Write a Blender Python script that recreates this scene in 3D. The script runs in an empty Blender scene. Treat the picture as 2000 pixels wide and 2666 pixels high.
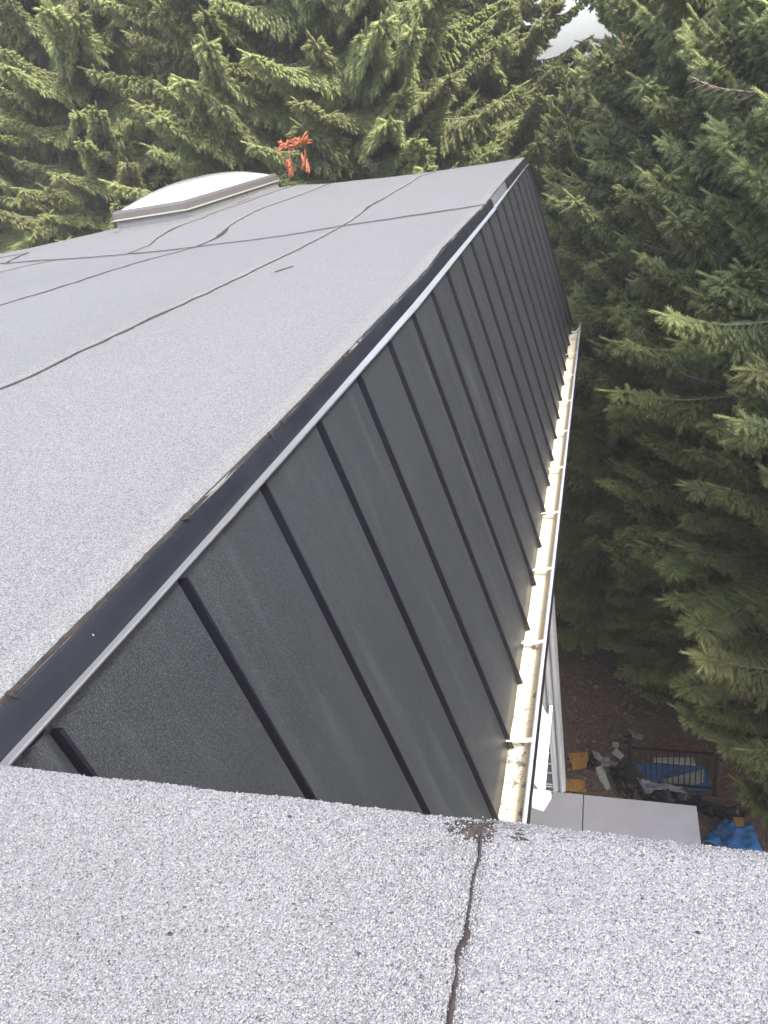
import bpy, bmesh, math, random
import numpy as np
from mathutils import Vector, Matrix, noise
SC = bpy.context.scene
COL = SC.collection
R = math.radians

# ------------------------------------------------------------------ camera
cam_d = bpy.data.cameras.new('camera'); cam = bpy.data.objects.new('camera', cam_d); COL.objects.link(cam)
PITCH, YAW, ROLL, FPX = 0.48892122, -0.34811278, -0.18351106, 1903.42
fw = Vector((math.sin(YAW)*math.cos(PITCH), math.cos(YAW)*math.cos(PITCH), -math.sin(PITCH)))
r0 = fw.cross(Vector((0, 0, 1))).normalized(); u0 = r0.cross(fw)
rt = math.cos(ROLL)*r0 + math.sin(ROLL)*u0; up = -math.sin(ROLL)*r0 + math.cos(ROLL)*u0
CAM = Vector((1.0257312, -0.7874285, 0.9124420))
cam.matrix_world = Matrix(((rt.x, up.x, -fw.x, CAM.x), (rt.y, up.y, -fw.y, CAM.y), (rt.z, up.z, -fw.z, CAM.z), (0, 0, 0, 1)))
cam_d.sensor_fit = 'HORIZONTAL'; cam_d.sensor_width = 36; cam_d.lens = 36*FPX/2000
cam_d.clip_start = 0.02; cam_d.clip_end = 600
SC.camera = cam

# ------------------------------------------------------------------ light
SUN_EL, SUN_AZ = R(52), R(130)          # azimuth clockwise from +Y
world = bpy.data.worlds.new('World'); SC.world = world; world.use_nodes = True
nt = world.node_tree; nt.nodes.clear()
sky = nt.nodes.new('ShaderNodeTexSky'); sky.sky_type = 'NISHITA'; sky.sun_disc = False
sky.sun_elevation = SUN_EL; sky.sun_rotation = SUN_AZ
sky.air_density = 1.0; sky.dust_density = 5.0; sky.ozone_density = 1.0
bg = nt.nodes.new('ShaderNodeBackground'); bg.inputs['Strength'].default_value = 0.15
wo = nt.nodes.new('ShaderNodeOutputWorld')
nt.links.new(sky.outputs[0], bg.inputs[0]); nt.links.new(bg.outputs[0], wo.inputs[0])
sd = bpy.data.lights.new('sun', 'SUN'); sun = bpy.data.objects.new('sun', sd); COL.objects.link(sun)
sd.energy = 1.5; sd.angle = R(10); sd.color = (1, 0.96, 0.9)
to_sun = Vector((math.sin(SUN_AZ)*math.cos(SUN_EL), math.cos(SUN_AZ)*math.cos(SUN_EL), math.sin(SUN_EL)))
sun.rotation_euler = to_sun.to_track_quat('Z', 'Y').to_euler()
SC.view_settings.view_transform = 'Standard'; SC.view_settings.look = 'None'
SC.view_settings.exposure = 1.88; SC.view_settings.gamma = 1; SC.view_settings.use_curve_mapping = False
SC.render.engine = 'CYCLES'
SC.cycles.max_bounces = 8; SC.cycles.diffuse_bounces = 6; SC.cycles.glossy_bounces = 3
SC.cycles.transmission_bounces = 4; SC.cycles.transparent_max_bounces = 6

# ------------------------------------------------------------------ material helpers
class MB:
    def __init__(s, name):
        s.m = bpy.data.materials.new(name); s.m.use_nodes = True
        s.t = s.m.node_tree; s.b = s.t.nodes['Principled BSDF']
        s.tc = s.t.nodes.new('ShaderNodeTexCoord')
    def n(s, typ, **kw):
        o = s.t.nodes.new('ShaderNode'+typ)
        for k, v in kw.items():
            if k in o.inputs: o.inputs[k].default_value = v
            else: setattr(o, k, v)
        return o
    def l(s, a, b): s.t.links.new(a, b)
    def noise(s, scale, detail=4, rough=.55, src=None, stretch=None, obj=True):
        n = s.n('TexNoise'); n.inputs['Scale'].default_value = scale; n.inputs['Detail'].default_value = detail
        n.inputs['Roughness'].default_value = rough
        v = src or s.tc.outputs['Object']
        if stretch:
            mp = s.n('Mapping'); mp.inputs['Scale'].default_value = stretch; s.l(v, mp.inputs[0]); v = mp.outputs[0]
        s.l(v, n.inputs['Vector']); return n.outputs[0]
    def vor(s, scale, feature='F1', rnd=1.0):
        n = s.n('TexVoronoi'); n.feature = feature; n.inputs['Scale'].default_value = scale
        n.inputs['Randomness'].default_value = rnd
        s.l(s.tc.outputs['Object'], n.inputs['Vector']); return n
    def ramp(s, fac, stops, interp='LINEAR'):
        r = s.n('ValToRGB'); e = r.color_ramp; e.interpolation = interp
        while len(e.elements) < len(stops): e.elements.new(0.5)
        for el, (p, c) in zip(e.elements, stops):
            el.position = p; el.color = (*c, 1) if len(c) == 3 else c
        s.l(fac, r.inputs[0]); return r.outputs[0]
    def mix(s, fac, a, b, mode='MIX'):
        m = s.n('Mix'); m.data_type = 'RGBA'; m.blend_type = mode
        for i, v in ((0, fac), (6, a), (7, b)):
            if hasattr(v, 'links'): s.l(v, m.inputs[i])
            else: m.inputs[i].default_value = v if i == 0 else ((*v, 1) if len(v) == 3 else v)
        return m.outputs[2]
    def math(s, op, a, b=0.0, clamp=False):
        m = s.n('Math'); m.operation = op; m.use_clamp = clamp
        for i, v in enumerate((a, b)):
            if hasattr(v, 'links'): s.l(v, m.inputs[i])
            else: m.inputs[i].default_value = v
        return m.outputs[0]
    def base(s, c):
        if hasattr(c, 'links'): s.l(c, s.b.inputs['Base Color'])
        else: s.b.inputs['Base Color'].default_value = (*c, 1)
    def set(s, **kw):
        for k, v in kw.items():
            i = s.b.inputs[k.replace('_', ' ')]
            if hasattr(v, 'links'): s.l(v, i)
            else: i.default_value = v
        return s
    def bump(s, h, dist=.002, strength=1.0):
        b = s.n('Bump'); b.inputs['Distance'].default_value = dist; b.inputs['Strength'].default_value = strength
        s.l(h, b.inputs['Height']); s.l(b.outputs[0], s.b.inputs['Normal'])

def specks(m, c, scale=70, thr=.79, col=(.3, .31, .33)):
    n = m.noise(scale, 2, .5)
    return m.mix(m.ramp(n, [(thr-.01, (0, 0, 0)), (thr+.01, (.8, .8, .8))]), c, col)
def mat_fascia():
    m = MB('dark_fascia_coating'); n = m.noise(5, 4, .6)
    c = m.mix(n, (.006, .0075, .011), (.011, .0135, .019))
    st = m.noise(26, 3, .6, stretch=(1, 2.2, .12)); c = m.mix(m.ramp(st, [(.66, (0, 0, 0)), (.76, (.25, .25, .25))]), c, (.05, .056, .062))
    m.base(specks(m, c)); m.set(Roughness=m.ramp(n, [(.3, (.42,)*3), (.7, (.58,)*3)]), Specular_IOR_Level=.35); m.bump(n, .003, .5); return m.m
def simple(name, col, rough=.6, metal=0, var=.25, scale=20, bump=0, spec=.5):
    m = MB(name); n = m.noise(scale)
    c = m.mix(m.ramp(n, [(.3, (0, 0, 0)), (.7, (1, 1, 1))]), tuple(x*(1-var) for x in col), tuple(min(1, x*(1+var)) for x in col))
    m.base(c); m.set(Roughness=rough, Metallic=metal, Specular_IOR_Level=spec)
    if bump: m.bump(m.noise(scale*6), bump)
    return m.m

def mat_felt():
    m = MB('mineral_felt')
    v = m.vor(380)
    cell = m.n('SeparateColor'); m.l(v.outputs['Color'], cell.inputs[0])
    c = m.ramp(cell.outputs[0], [(0, (.05, .051, .053)), (.12, (.09, .093, .097)), (.3, (.125, .130, .137)), (.75, (.162, .168, .178)), (1, (.22, .228, .24))])
    big = m.noise(.9, 5, .6)
    c = m.mix(m.ramp(big, [(.3, (0, 0, 0)), (.7, (1, 1, 1))]), c, m.mix(.16, c, (.12, .115, .105)), 'MIX')
    fine = m.noise(38, 4, .7)
    c = m.mix(m.ramp(fine, [(.56, (0, 0, 0)), (.75, (.35, .35, .35))]), c, (.085, .083, .08))
    m.base(c); m.set(Roughness=.85, Specular_IOR_Level=.35)
    m.bump(m.math('SUBTRACT', 1.0, v.outputs['Distance']), .0018, .8)
    return m.m
def mat_felt_dark():
    m = MB('felt_under_granules'); n = m.noise(160, 4, .7)
    c = m.ramp(n, [(.3, (.035, .034, .034)), (.5, (.095, .095, .098)), (.75, (.16, .16, .165))])
    m.base(c); m.set(Roughness=.9); m.bump(n, .002); return m.m
def mat_granule():
    m = MB('granule'); a = m.n('Attribute'); a.attribute_name = 'gc'
    m.base(a.outputs['Color']); m.set(Roughness=.55, Specular_IOR_Level=.5); return m.m
def mat_panel():
    m = MB('coated_steel_panel')
    f = m.noise(330, 2, .8)
    c = m.ramp(f, [(.38, (.009, .0105, .0125)), (.5, (.022, .0255, .030)), (.62, (.054, .061, .070))])
    st = m.noise(2.2, 4, .6, stretch=(1, 6, .5))
    c = m.mix(m.ramp(st, [(.54, (0, 0, 0)), (.76, (.40, .40, .40))]), c, (.060, .067, .075))
    sc = m.noise(30, 3, .7, stretch=(1, 9, .25))
    c = m.mix(m.ramp(sc, [(.70, (0, 0, 0)), (.78, (.35, .35, .35))]), c, (.22, .235, .25))
    c = specks(m, c, 55, .80)
    m.base(c); m.set(Roughness=m.ramp(m.noise(3), [(.3, (.36,)*3), (.7, (.5,)*3)]), Specular_IOR_Level=.55)
    m.bump(f, .0005, .6); return m.m
def mat_gutter():
    m = MB('white_gutter_paint')
    geo = m.n('NewGeometry'); sep = m.n('SeparateXYZ'); m.l(geo.outputs['Position'], sep.inputs[0])
    near = m.n('MapRange'); m.l(sep.outputs[1], near.inputs[0])
    for i, v in ((1, 4.2), (2, 1.6), (3, 0), (4, 1)): near.inputs[i].default_value = v
    x = m.n('MapRange'); m.l(sep.outputs[0], x.inputs[0])
    for i, v in ((1, .545), (2, .575), (3, 0), (4, 1)): x.inputs[i].default_value = v
    mot = m.noise(9, 5, .6)
    c = m.mix(m.ramp(mot, [(.35, (0, 0, 0)), (.7, (1, 1, 1))]), (.62, .58, .46), (.66, .58, .40))
    c = m.mix(x.outputs[0], c, (.52, .42, .24))
    n1 = m.noise(16, 2, .6); n2 = m.noise(120, 4, .75)
    k = m.math('ADD', m.math('MULTIPLY', n1, 1.1), m.math('MULTIPLY', n2, .9))
    k = m.math('ADD', k, m.math('MULTIPLY', near.outputs[0], .20))
    c = m.mix(m.ramp(k, [(.585*2, (0, 0, 0)), (.62*2, (1, 1, 1))]) if False else m.ramp(m.math('MULTIPLY', k, .5), [(.625, (0, 0, 0)), (.65, (.85, .85, .85))]), c, (.07, .07, .06))
    n3 = m.noise(7, 6, .75)
    line = m.math('ABSOLUTE', m.math('SUBTRACT', n3, .5))
    c = m.mix(m.math('MULTIPLY', m.ramp(line, [(.0, (.9, .9, .9)), (.006, (0, 0, 0))]), near.outputs[0]), c, (.1, .1, .09))
    m.base(c); m.set(Roughness=.35); return m.m
def mat_alu(name, col=(.78, .79, .8), rough=.32):
    m = MB(name); n = m.noise(14, 3, .6, stretch=(1, .25, 1))
    m.base(m.mix(n, tuple(x*.8 for x in col), col)); m.set(Metallic=.55, Roughness=rough)
    m.bump(n, .004, .5); return m.m
def mat_needles(name, a, b, tip):
    m = MB(name); at = m.n('Attribute'); at.attribute_name = 'tint'
    oi = m.n('ObjectInfo')
    n = m.noise(3.5, 3, .6)
    c = m.mix(m.ramp(n, [(.3, (0, 0, 0)), (.7, (1, 1, 1))]), a, b)
    c = m.mix(at.outputs['Fac'], c, tip)
    hs = m.n('HueSaturation'); m.l(c, hs.inputs['Color'])
    mr = m.n('MapRange'); m.l(oi.outputs['Random'], mr.inputs[0])
    for i, v in ((1, 0), (2, 1), (3, .75), (4, 1.25)): mr.inputs[i].default_value = v
    m.l(mr.outputs[0], hs.inputs['Value'])
    mh = m.n('MapRange'); m.l(oi.outputs['Random'], mh.inputs[0])
    for i, v in ((1, 0), (2, 1), (3, .485), (4, .51)): mh.inputs[i].default_value = v
    m.l(mh.outputs[0], hs.inputs['Hue'])
    m.base(hs.outputs[0]); m.set(Roughness=.6, Specular_IOR_Level=.3)
    tr = m.n('BsdfTranslucent'); m.l(hs.outputs[0], tr.inputs[0])
    mx = m.n('MixShader'); mx.inputs[0].default_value = .5
    m.l(m.b.outputs[0], mx.inputs[1]); m.l(tr.outputs[0], mx.inputs[2])
    out = m.t.nodes['Material Output']; m.l(mx.outputs[0], out.inputs[0]); return m.m
def mat_bark():
    m = MB('spruce_bark'); n = m.noise(14, 5, .7, stretch=(1, 1, .35))
    m.base(m.ramp(n, [(.3, (.035, .025, .02)), (.55, (.13, .10, .085)), (.8, (.24, .21, .19))])); m.set(Roughness=.9)
    m.bump(n, .02); return m.m
def mat_ground():
    m = MB('forest_floor'); n = m.noise(1.6, 6, .65); n2 = m.noise(30, 5, .75); n3 = m.noise(9, 4, .6)
    c = m.ramp(n2, [(.3, (.07, .052, .042)), (.5, (.19, .135, .105)), (.7, (.34, .27, .22))])
    c = m.mix(m.ramp(n, [(.4, (0, 0, 0)), (.6, (.7, .7, .7))]), c, (.20, .10, .065))
    c = m.mix(m.ramp(n3, [(.62, (0, 0, 0)), (.68, (.5, .5, .5))]), c, (.33, .31, .29))
    m.base(c); m.set(Roughness=.95); m.bump(n2, .03); return m.m
def mat_siding():
    m = MB('grey_corrugated_siding'); n = m.noise(8, 4, .7, stretch=(3, 1, .1))
    m.base(m.ramp(n, [(.3, (.12, .13, .14)), (.7, (.25, .26, .28))])); m.set(Roughness=.5); return m.m
def mat_dome():
    m = MB('sky_whitened_acrylic'); n = m.noise(5, 4, .6)  # white base colour paints in the bright sky reflected by the dome
    n2 = m.noise(14, 4, .7)
    m.base(m.mix(m.ramp(n2, [(.6, (0, 0, 0)), (.7, (.4, .4, .4))]), m.ramp(n, [(.3, (.62, .63, .65)), (.75, (.8, .8, .8))]), (.35, .35, .34)))
    m.set(Roughness=.12, Transmission_Weight=.35, IOR=1.49, Coat_Weight=.6, Coat_Roughness=.04); return m.m
def mat_osb():
    m = MB('strand_board'); v = m.vor(26); n = m.noise(16, 3, .6, stretch=(1, 4, 1))
    c = m.mix(n, (.42, .20, .04), (.62, .36, .10)); c = m.mix(m.math('MULTIPLY', v.outputs['Distance'], .6), c, (.25, .11, .03))
    m.base(c); m.set(Roughness=.8); return m.m

M = dict(
    felt=mat_felt(), felt_dark=mat_felt_dark(), granule=mat_granule(), panel=mat_panel(), gutter=mat_gutter(),
    bitumen=simple('bitumen_bead', (.026, .022, .021), .75, 0, .5, 60, .002),
    rust=simple('rusty_bitumen_drip', (.012, .009, .008), .8, 0, .4, 90),
    fascia=mat_fascia(),
    rib=simple('shade_black_seam', (.005, .0055, .010), .42, 0, .2, 30),  # near-black colour has the shade on the rib sides painted in
    rimwhite=simple('grey_white_rim_paint', (.32, .33, .38), .4, 0, .08, 12),
    alu=mat_alu('mill_aluminium', (.36, .375, .40), .36), galv=mat_alu('galvanised_sheet', (.26, .30, .34), .35),
    frame=simple('grey_skylight_frame', (.105, .10, .10), .45, 0, .08, 12), framedge=simple('pale_frame_trim', (.34, .33, .28), .4, 0, .05, 12),
    dome=mat_dome(), bark=mat_bark(), ground=mat_ground(), siding=mat_siding(), osb=mat_osb(),
    needles=mat_needles('spruce_needles', (.165, .21, .092), (.235, .28, .122), (.44, .47, .21)),
    needles_deep=mat_needles('shaded_spruce_needles', (.165, .215, .088), (.225, .275, .115), (.40, .44, .18)),
    dead=simple('orange_dead_needles', (.42, .13, .06), .8, 0, .3, 20), cone=simple('brown_cone', (.11, .06, .04), .8, 0, .3, 60),
    deadwood=simple('bare_twig', (.27, .22, .185), .9, 0, .35, 30),
    canopy=simple('grey_roof_membrane', (.10, .104, .118), .6, 0, .08, 5), glass=simple('dark_window_glass', (.04, .05, .06), .08, 0, .1, 4),
    white=simple('white_plastic', (.80, .81, .82), .45, 0, .06, 10), render=simple('house_wall_render', (.35, .36, .38), .8, 0, .1, 5),
    black=simple('black_plastic_sheet', (.012, .012, .014), .3, 0, .4, 9), steel=simple('black_fence_steel', (.015, .016, .018), .4, 0, .2, 20),
    blue=simple('blue_tarpaulin', (.05, .20, .50), .45, 0, .3, 6), bright_blue=simple('bright_blue_plastic', (.08, .2, .75), .45, 0, .2, 6),
    grey_sheet=simple('grey_plastic_sheet', (.30, .30, .33), .45, 0, .25, 7), pale=simple('pale_foam_board', (.52, .54, .50), .8, 0, .2, 14),
    bluefilm=simple('blue_protective_film', (.12, .28, .75), .35, 0, .1, 10), stone=simple('pale_rubble', (.17, .145, .12), .9, 0, .4, 20),
)
def film():
    m = MB('milky_plastic_film'); m.base((.75, .77, .8)); m.set(Roughness=.3, Alpha=.55); m.bump(m.noise(25, 3), .02); return m.m
M['film'] = film(); M['cream'] = simple('cream_bracket_paint', (.62, .59, .50), .5, 0, .1, 9)

# ------------------------------------------------------------------ object helpers
def mesh(name, verts, faces, mat=None, smooth=False):
    me = bpy.data.meshes.new(name)
    if isinstance(verts, np.ndarray) and isinstance(faces, np.ndarray):
        n, k = faces.shape
        me.vertices.add(len(verts)); me.vertices.foreach_set('co', verts.astype(np.float32).ravel())
        me.loops.add(n*k); me.loops.foreach_set('vertex_index', faces.astype(np.int32).ravel())
        me.polygons.add(n); me.polygons.foreach_set('loop_start', np.arange(0, n*k, k, dtype=np.int32))
        me.update(calc_edges=True)
    else:
        me.from_pydata([tuple(v) for v in verts], [], [tuple(f) for f in faces]); me.update()
    if smooth: me.polygons.foreach_set('use_smooth', [True]*len(me.polygons))
    if mat: me.materials.append(mat)
    return me
def obj(name, me, parent=None, **props):
    o = bpy.data.objects.new(name, me); COL.objects.link(o)
    if parent: o.parent = parent
    for k, v in props.items(): o[k] = v
    return o
def thing(name, label, cat, loc=(0, 0, 0), group=None):
    o = bpy.data.objects.new(name, None); COL.objects.link(o); o.location = loc
    o.empty_display_size = .1; o['label'] = label; o['category'] = cat
    if group: o['group'] = group
    return o
def part(name, verts, faces, mat, parent=None, smooth=False, **p):
    return obj(name, mesh(name, verts, faces, mat, smooth), parent, **p)
def boxv(a, b):
    (x0, y0, z0), (x1, y1, z1) = a, b
    v = [(x0, y0, z0), (x1, y0, z0), (x1, y1, z0), (x0, y1, z0), (x0, y0, z1), (x1, y0, z1), (x1, y1, z1), (x0, y1, z1)]
    return v, [(0, 3, 2, 1), (4, 5, 6, 7), (0, 1, 5, 4), (1, 2, 6, 5), (2, 3, 7, 6), (3, 0, 4, 7)]
def join(*vf):
    V, F = [], []
    for v, f in vf:
        o = len(V); V += list(v); F += [tuple(i+o for i in q) for q in f]
    return V, F
def bevel(me, w):
    bm = bmesh.new(); bm.from_mesh(me)
    bmesh.ops.bevel(bm, geom=bm.edges[:], offset=w, segments=2, affect='EDGES', profile=.5)
    bm.to_mesh(me); bm.free(); me.update()
def box(name, a, b, mat, parent=None, bev=0, **p):
    v, f = boxv(a, b); o = part(name, v, f, mat, parent, **p)
    if bev: bevel(o.data, bev)
    return o
def extrude_profile(prof, ys, closed=False, wob=None):
    """prof: function(y)->list of (x,z) or list; swept along y"""
    V, F = [], []; n = None
    for y in ys:
        pr = prof(y) if callable(prof) else prof
        n = len(pr)
        for (x, z) in pr: V.append((x, y, z))
    for i in range(len(ys)-1):
        for k in range(n if closed else n-1):
            a = i*n+k; b = i*n+(k+1) % n
            F.append((a, b, b+n, a+n))
    if closed:
        F.append(tuple(range(n))[::-1]); F.append(tuple((len(ys)-1)*n+k for k in range(n)))
    return V, F
rng = np.random.default_rng(5)

# ------------------------------------------------------------------ roof surface function
XK = [-12, -9, -7, -5, -3.5, -2.65, -1.2, 0.0]
YK = [-.3, 1.7, 3.6, 5.6, 7.5, 10.1]
ZK = [[.27, .27, .27, .27, .27, .26, .24, .119], [.27, .27, .27, .27, .27, .265, .243, .093], [.25, .25, .25, .25, .26, .265, .182, .085],
      [.18, .18, .18, .17, .15, .15, .14, .10], [.05, .1, .15, .2, .222, .226, .183, .135], [-.15, -.11, -.03, .17, .25, .19, .150, .150]]
def sm(t): return t*t*(3-2*t)
def interp(x, xs, ys):
    if x <= xs[0]: return ys[0]
    for i in range(len(xs)-1):
        if x <= xs[i+1]:
            t = (x-xs[i])/(xs[i+1]-xs[i]); return ys[i]+(ys[i+1]-ys[i])*(.5*t+.5*sm(t))
    return ys[-1]
def lin(x, pts):
    return float(np.interp(x, [p[0] for p in pts], [p[1] for p in pts]))
EDGE = [(-.3, .119), (-.05, .119), (.47, .111), (.75, .107), (1.25, .095), (2.27, .09), (3.6, .082), (4.13, .107), (6.1, .103), (7.6, .137), (9.7, .155), (10.2, .155)]
def zroof(x, y):
    z = interp(y, YK, [interp(x, XK, r) for r in ZK])
    if x > -.35:
        t = sm(max(0, min(1, (x+.35)/.35))); z = z*(1-t) + lin(y, EDGE)*t
    z += .008*noise.noise(Vector((x*1.3, y*1.3, 3)))*min(1, abs(x)*2) + .003*noise.noise(Vector((x*5, y*5, 7)))
    return z
YFAR = [(-12, 10.3), (-3.6, 10.3), (-2.9, 10.15), (-2, 10.03), (0, 9.85)]
L1 = [(-1.202, 1.382), (-1.174, 1.547), (-1.168, 1.842), (-1.156, 2.165), (-1.171, 2.411), (-1.168, 2.761), (-1.181, 3.351), (-1.144, 4.364), (-1.196, 5.557), (-1.21, 6.172), (-1.243, 6.69), (-1.2, 7.073), (-1.218, 7.998), (-1.243, 8.473), (-1.323, 9.342), (-1.216, 9.787), (-1.21, 9.94)]
L2 = [(-2.674, 3.089), (-2.599, 3.331), (-2.524, 3.693), (-2.564, 4.334), (-2.626, 5.062), (-2.621, 5.543), (-2.575, 5.935), (-2.642, 6.24), (-2.73, 6.564), (-2.752, 7.03), (-2.757, 7.633), (-2.737, 8.28), (-2.794, 9.77), (-2.8, 10.12)]
L3 = [(-5.15, 4.9), (-4.831, 5.517), (-4.678, 5.749), (-4.421, 5.918)]
L4 = [(-9, 6.62), (-5.799, 6.4), (-5.283, 6.182), (-4.389, 5.92), (-3.77, 5.783), (-3.196, 5.635), (-2.224, 5.491), (-1.67, 5.515), (-.85, 5.737), (-.401, 5.893), (-.019, 6.055)]
L5 = [(-3.463, 5.721), (-3.42, 6.068), (-3.526, 6.419), (-3.595, 6.816), (-3.607, 7.106), (-3.514, 7.447), (-3.547, 7.753), (-3.505, 8.51), (-3.437, 9.318), (-3.404, 9.935), (-3.40, 10.25)]
L6 = [(-5.6, 6.9), (-5.5, 6.55), (-5.373, 6.268)]
def xof(line, start):
    pts = sorted([(y, x) for x, y in line]); pts = [(-.4, start)] + pts
    return lambda y: lin(y, pts)
x1, x2, x5 = xof(L1, -1.2), xof(L2, -2.68), xof(L5, -3.5)
x3 = lambda y: lin(y, [(-.4, -5.2), (4.9, -5.15), (5.517, -4.83), (5.918, -4.42), (6.2, -4.2)])
y4 = lambda x: lin(x, L4)
xe = lambda y: -.02
def sheet(xa, xb, near, lift, parent, ystart=-.165):
    """one felt sheet between two lap lines xa(y) (left) and xb(y) (right), on the near or far side of the cross lap"""
    nu = max(4, int(abs(xb(3)-xa(3))/.09)); nv = 64 if near else 52
    V, F = [], []
    for j in range(nv+1):
        for i in range(nu+1):
            u = i/nu; yy = 3.0 if near else 8.0
            for _ in range(4):
                x = xa(yy)*(1-u) + xb(yy)*u
                ya, yb = (ystart, y4(x)) if near else (y4(x), lin(x, YFAR))
                yy = ya + (yb-ya)*j/nv
            if abs(x+.02) < 1e-6:
                x += .006*noise.noise(Vector((0, yy*3, 1))) + .004*noise.noise(Vector((0, yy*17, 1)))
            V.append((x, yy, zroof(x, yy)+lift))
    n = nu+1
    for j in range(nv):
        for i in range(nu): F.append((j*n+i, j*n+i+1, (j+1)*n+i+1, (j+1)*n+i))
    # turned down rim so that the sheet has thickness
    for edge in ([j*n+nu for j in range(nv+1)], [nv*n+i for i in range(nu+1)][::-1]):
        o = len(V)
        for k in edge: V.append((V[k][0], V[k][1]+.001, V[k][2]-.012))
        for a in range(len(edge)-1): F.append((edge[a], o+a, o+a+1, edge[a+1]))
    return part('felt_sheet', V, F, M['felt'], parent, True)
def ribbon(line, width, parent, zf, name='bitumen_seam', blobs=(), mat=None, h=.003, step=.02, seed=0, wmin=.25):
    P = [Vector((x, y, 0)) for x, y in line]; pts = []
    for a, b in zip(P[:-1], P[1:]):
        n = max(1, int((b-a).length/step))
        for k in range(n): pts.append(a.lerp(b, k/n))
    pts.append(P[-1]); V, F = [], []; s = 0
    for i, p in enumerate(pts):
        d = (pts[min(i+1, len(pts)-1)]-pts[max(i-1, 0)]).normalized(); q = Vector((-d.y, d.x, 0)); s = i*step
        w = width*(.8+.9*noise.noise(Vector((s*9, seed, 0)))+.5*noise.noise(Vector((s*31, seed, 5)))+.55*noise.noise(Vector((s*.31/step, seed, 8))))
        w = max(w, width*wmin)
        for (bx, by, br, bw) in blobs:
            dd = math.hypot(p.x-bx, p.y-by)
            if dd < br: w += bw*(1-dd/br)
        c = p + q*width*.8*noise.noise(Vector((s*6, seed, 9)))
        for t, hh in ((-1, -.002), (-.55, h), (.55, h), (1, -.002)):
            v = c + q*(t*w*.5); V.append((v.x, v.y, zf(v.x, v.y)+hh+.0025))
    for i in range(len(pts)-1):
        for k in range(3): a = i*4+k; F.append((a, a+1, a+5, a+4))
    return part(name, V, F, mat or M['bitumen'], parent, True)

# ------------------------------------------------------------------ the house
house = thing('house', 'grey felt flat roof above a black standing-seam mansard with white gutter', 'house')
flat = obj('flat_roof', None, house)
xl = lambda y: -12
for near in (True, False):
    sheet(x1, xe, near, .001, flat); sheet(x2, x1, near, .0, flat)
    if near: sheet(x3, x2, True, -.001, flat); sheet(xl, x3, True, -.002, flat)
    else: sheet(x5, x2, False, -.001, flat); sheet(xl, x5, False, -.002, flat)
Lz = lambda x, y: zroof(x, y)+.002
ribbon([(-1.2, -.1)]+L1, .014, flat, Lz, seed=1, blobs=((-1.18, 2.45, .16, .02), (-1.24, 6.6, .25, .03), (-1.22, 6.9, .2, .03)))
ribbon([(-2.7, 0)]+L2, .016, flat, Lz, seed=2, blobs=((-2.60, 6.1, .4, .07), (-2.575, 5.6, .15, .03)))
ribbon(L3, .015, flat, Lz, seed=3); ribbon(L4, .016, flat, Lz, seed=4, blobs=((-.5, 5.83, .25, .03),), wmin=.1)
ribbon(L5, .018, flat, Lz, seed=5, blobs=((-3.6, 6.9, .3, .03),)); ribbon(L6, .03, flat, Lz, seed=6)
ribbon([(-7, 6.9), (-5.6, 6.9)], .02, flat, Lz, seed=8)
ribbon([(-.99, 3.60), (-.93, 3.76)], .012, flat, Lz, name='bitumen_smear', seed=7)
# roof body under the felt
V = [(-12, -.165, -.35), (-.03, -.165, -.35), (-.03, 9.84, -.35), (-3, 10.1, -.35), (-12, 10.28, -.35)]
V += [(-12, -.165, .0), (-.03, -.165, .05), (-.03, 9.84, .05), (-3, 10.1, .05), (-12, 10.28, -.19)]
part('roof_body', V, [(4, 3, 2, 1, 0), (5, 6, 7, 8, 9), (0, 1, 6, 5), (1, 2, 7, 6), (2, 3, 8, 7), (3, 4, 9, 8), (4, 0, 5, 9)], M['render'], house)
# far verge trim
Vt = []
for k in range(41):
    x = -12+12*k/40; y = lin(x, YFAR)+.004; z = zroof(x, y)
    Vt += [(x, y, z+.001), (x, y+.006, z-.16)]
part('verge_trim', Vt, [(2*k, 2*k+1, 2*k+3, 2*k+2) for k in range(40)], M['fascia'], house)

# mansard slope
W, H = .4682, 2.1037; SL = math.hypot(W, H); DX, DZ = W/SL, -H/SL; NX, NZ = -DZ, DX     # outward normal (NX, 0, NZ)
def mp(y, s, h): return (DX*s+NX*h, y, DZ*s+NZ*h)
mans = obj('mansard_roof', None, house)
seamY = [i*.5 for i in range(0, 20)]; bounds = [-.5]+seamY+[9.90]
for k in range(len(bounds)-1):
    a, b = bounds[k], bounds[k+1]; nu, nv = 8, 24; V, F = [], []
    ph = rng.uniform(0, 9)
    for j in range(nv+1):
        for i in range(nu+1):
            y = a+.005+(b-a-.0165)*i/nu; s = -.03+(SL+.03)*j/nv
            bow = .006*math.sin(math.pi*i/nu)*noise.noise(Vector((k*3.1, j*.25, ph))) + .0012*math.sin(math.pi*i/nu)
            V.append(mp(y, s, bow))
    for j in range(nv):
        for i in range(nu):
            q = j*(nu+1)+i; F.append((q, q+nu+1, q+nu+2, q+1))
    o = len(V)
    for i in range(nu+1): V.append(mp(a+.004+(b-a-.008)*i/nu, SL+.004, -.016))
    for i in range(nu): F.append((nv*(nu+1)+i, o+i, o+i+1, nv*(nu+1)+i+1))
    part('metal_panel', V, F, M['panel'], mans, True)
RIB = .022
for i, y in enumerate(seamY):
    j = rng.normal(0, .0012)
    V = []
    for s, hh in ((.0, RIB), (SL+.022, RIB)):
        for dy, h in ((-.018, -.004), (-.007, -.004), (-.005, hh), (.004, hh), (.006, .002), (.011, -.003)): V.append(mp(y+dy+j, s, h))  # black foot flange in the panel gap stands for the contact shadow
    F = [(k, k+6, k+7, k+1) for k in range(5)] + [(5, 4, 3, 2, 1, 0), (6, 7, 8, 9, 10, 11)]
    part('standing_seam', V, F, M['rib'], mans)
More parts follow.
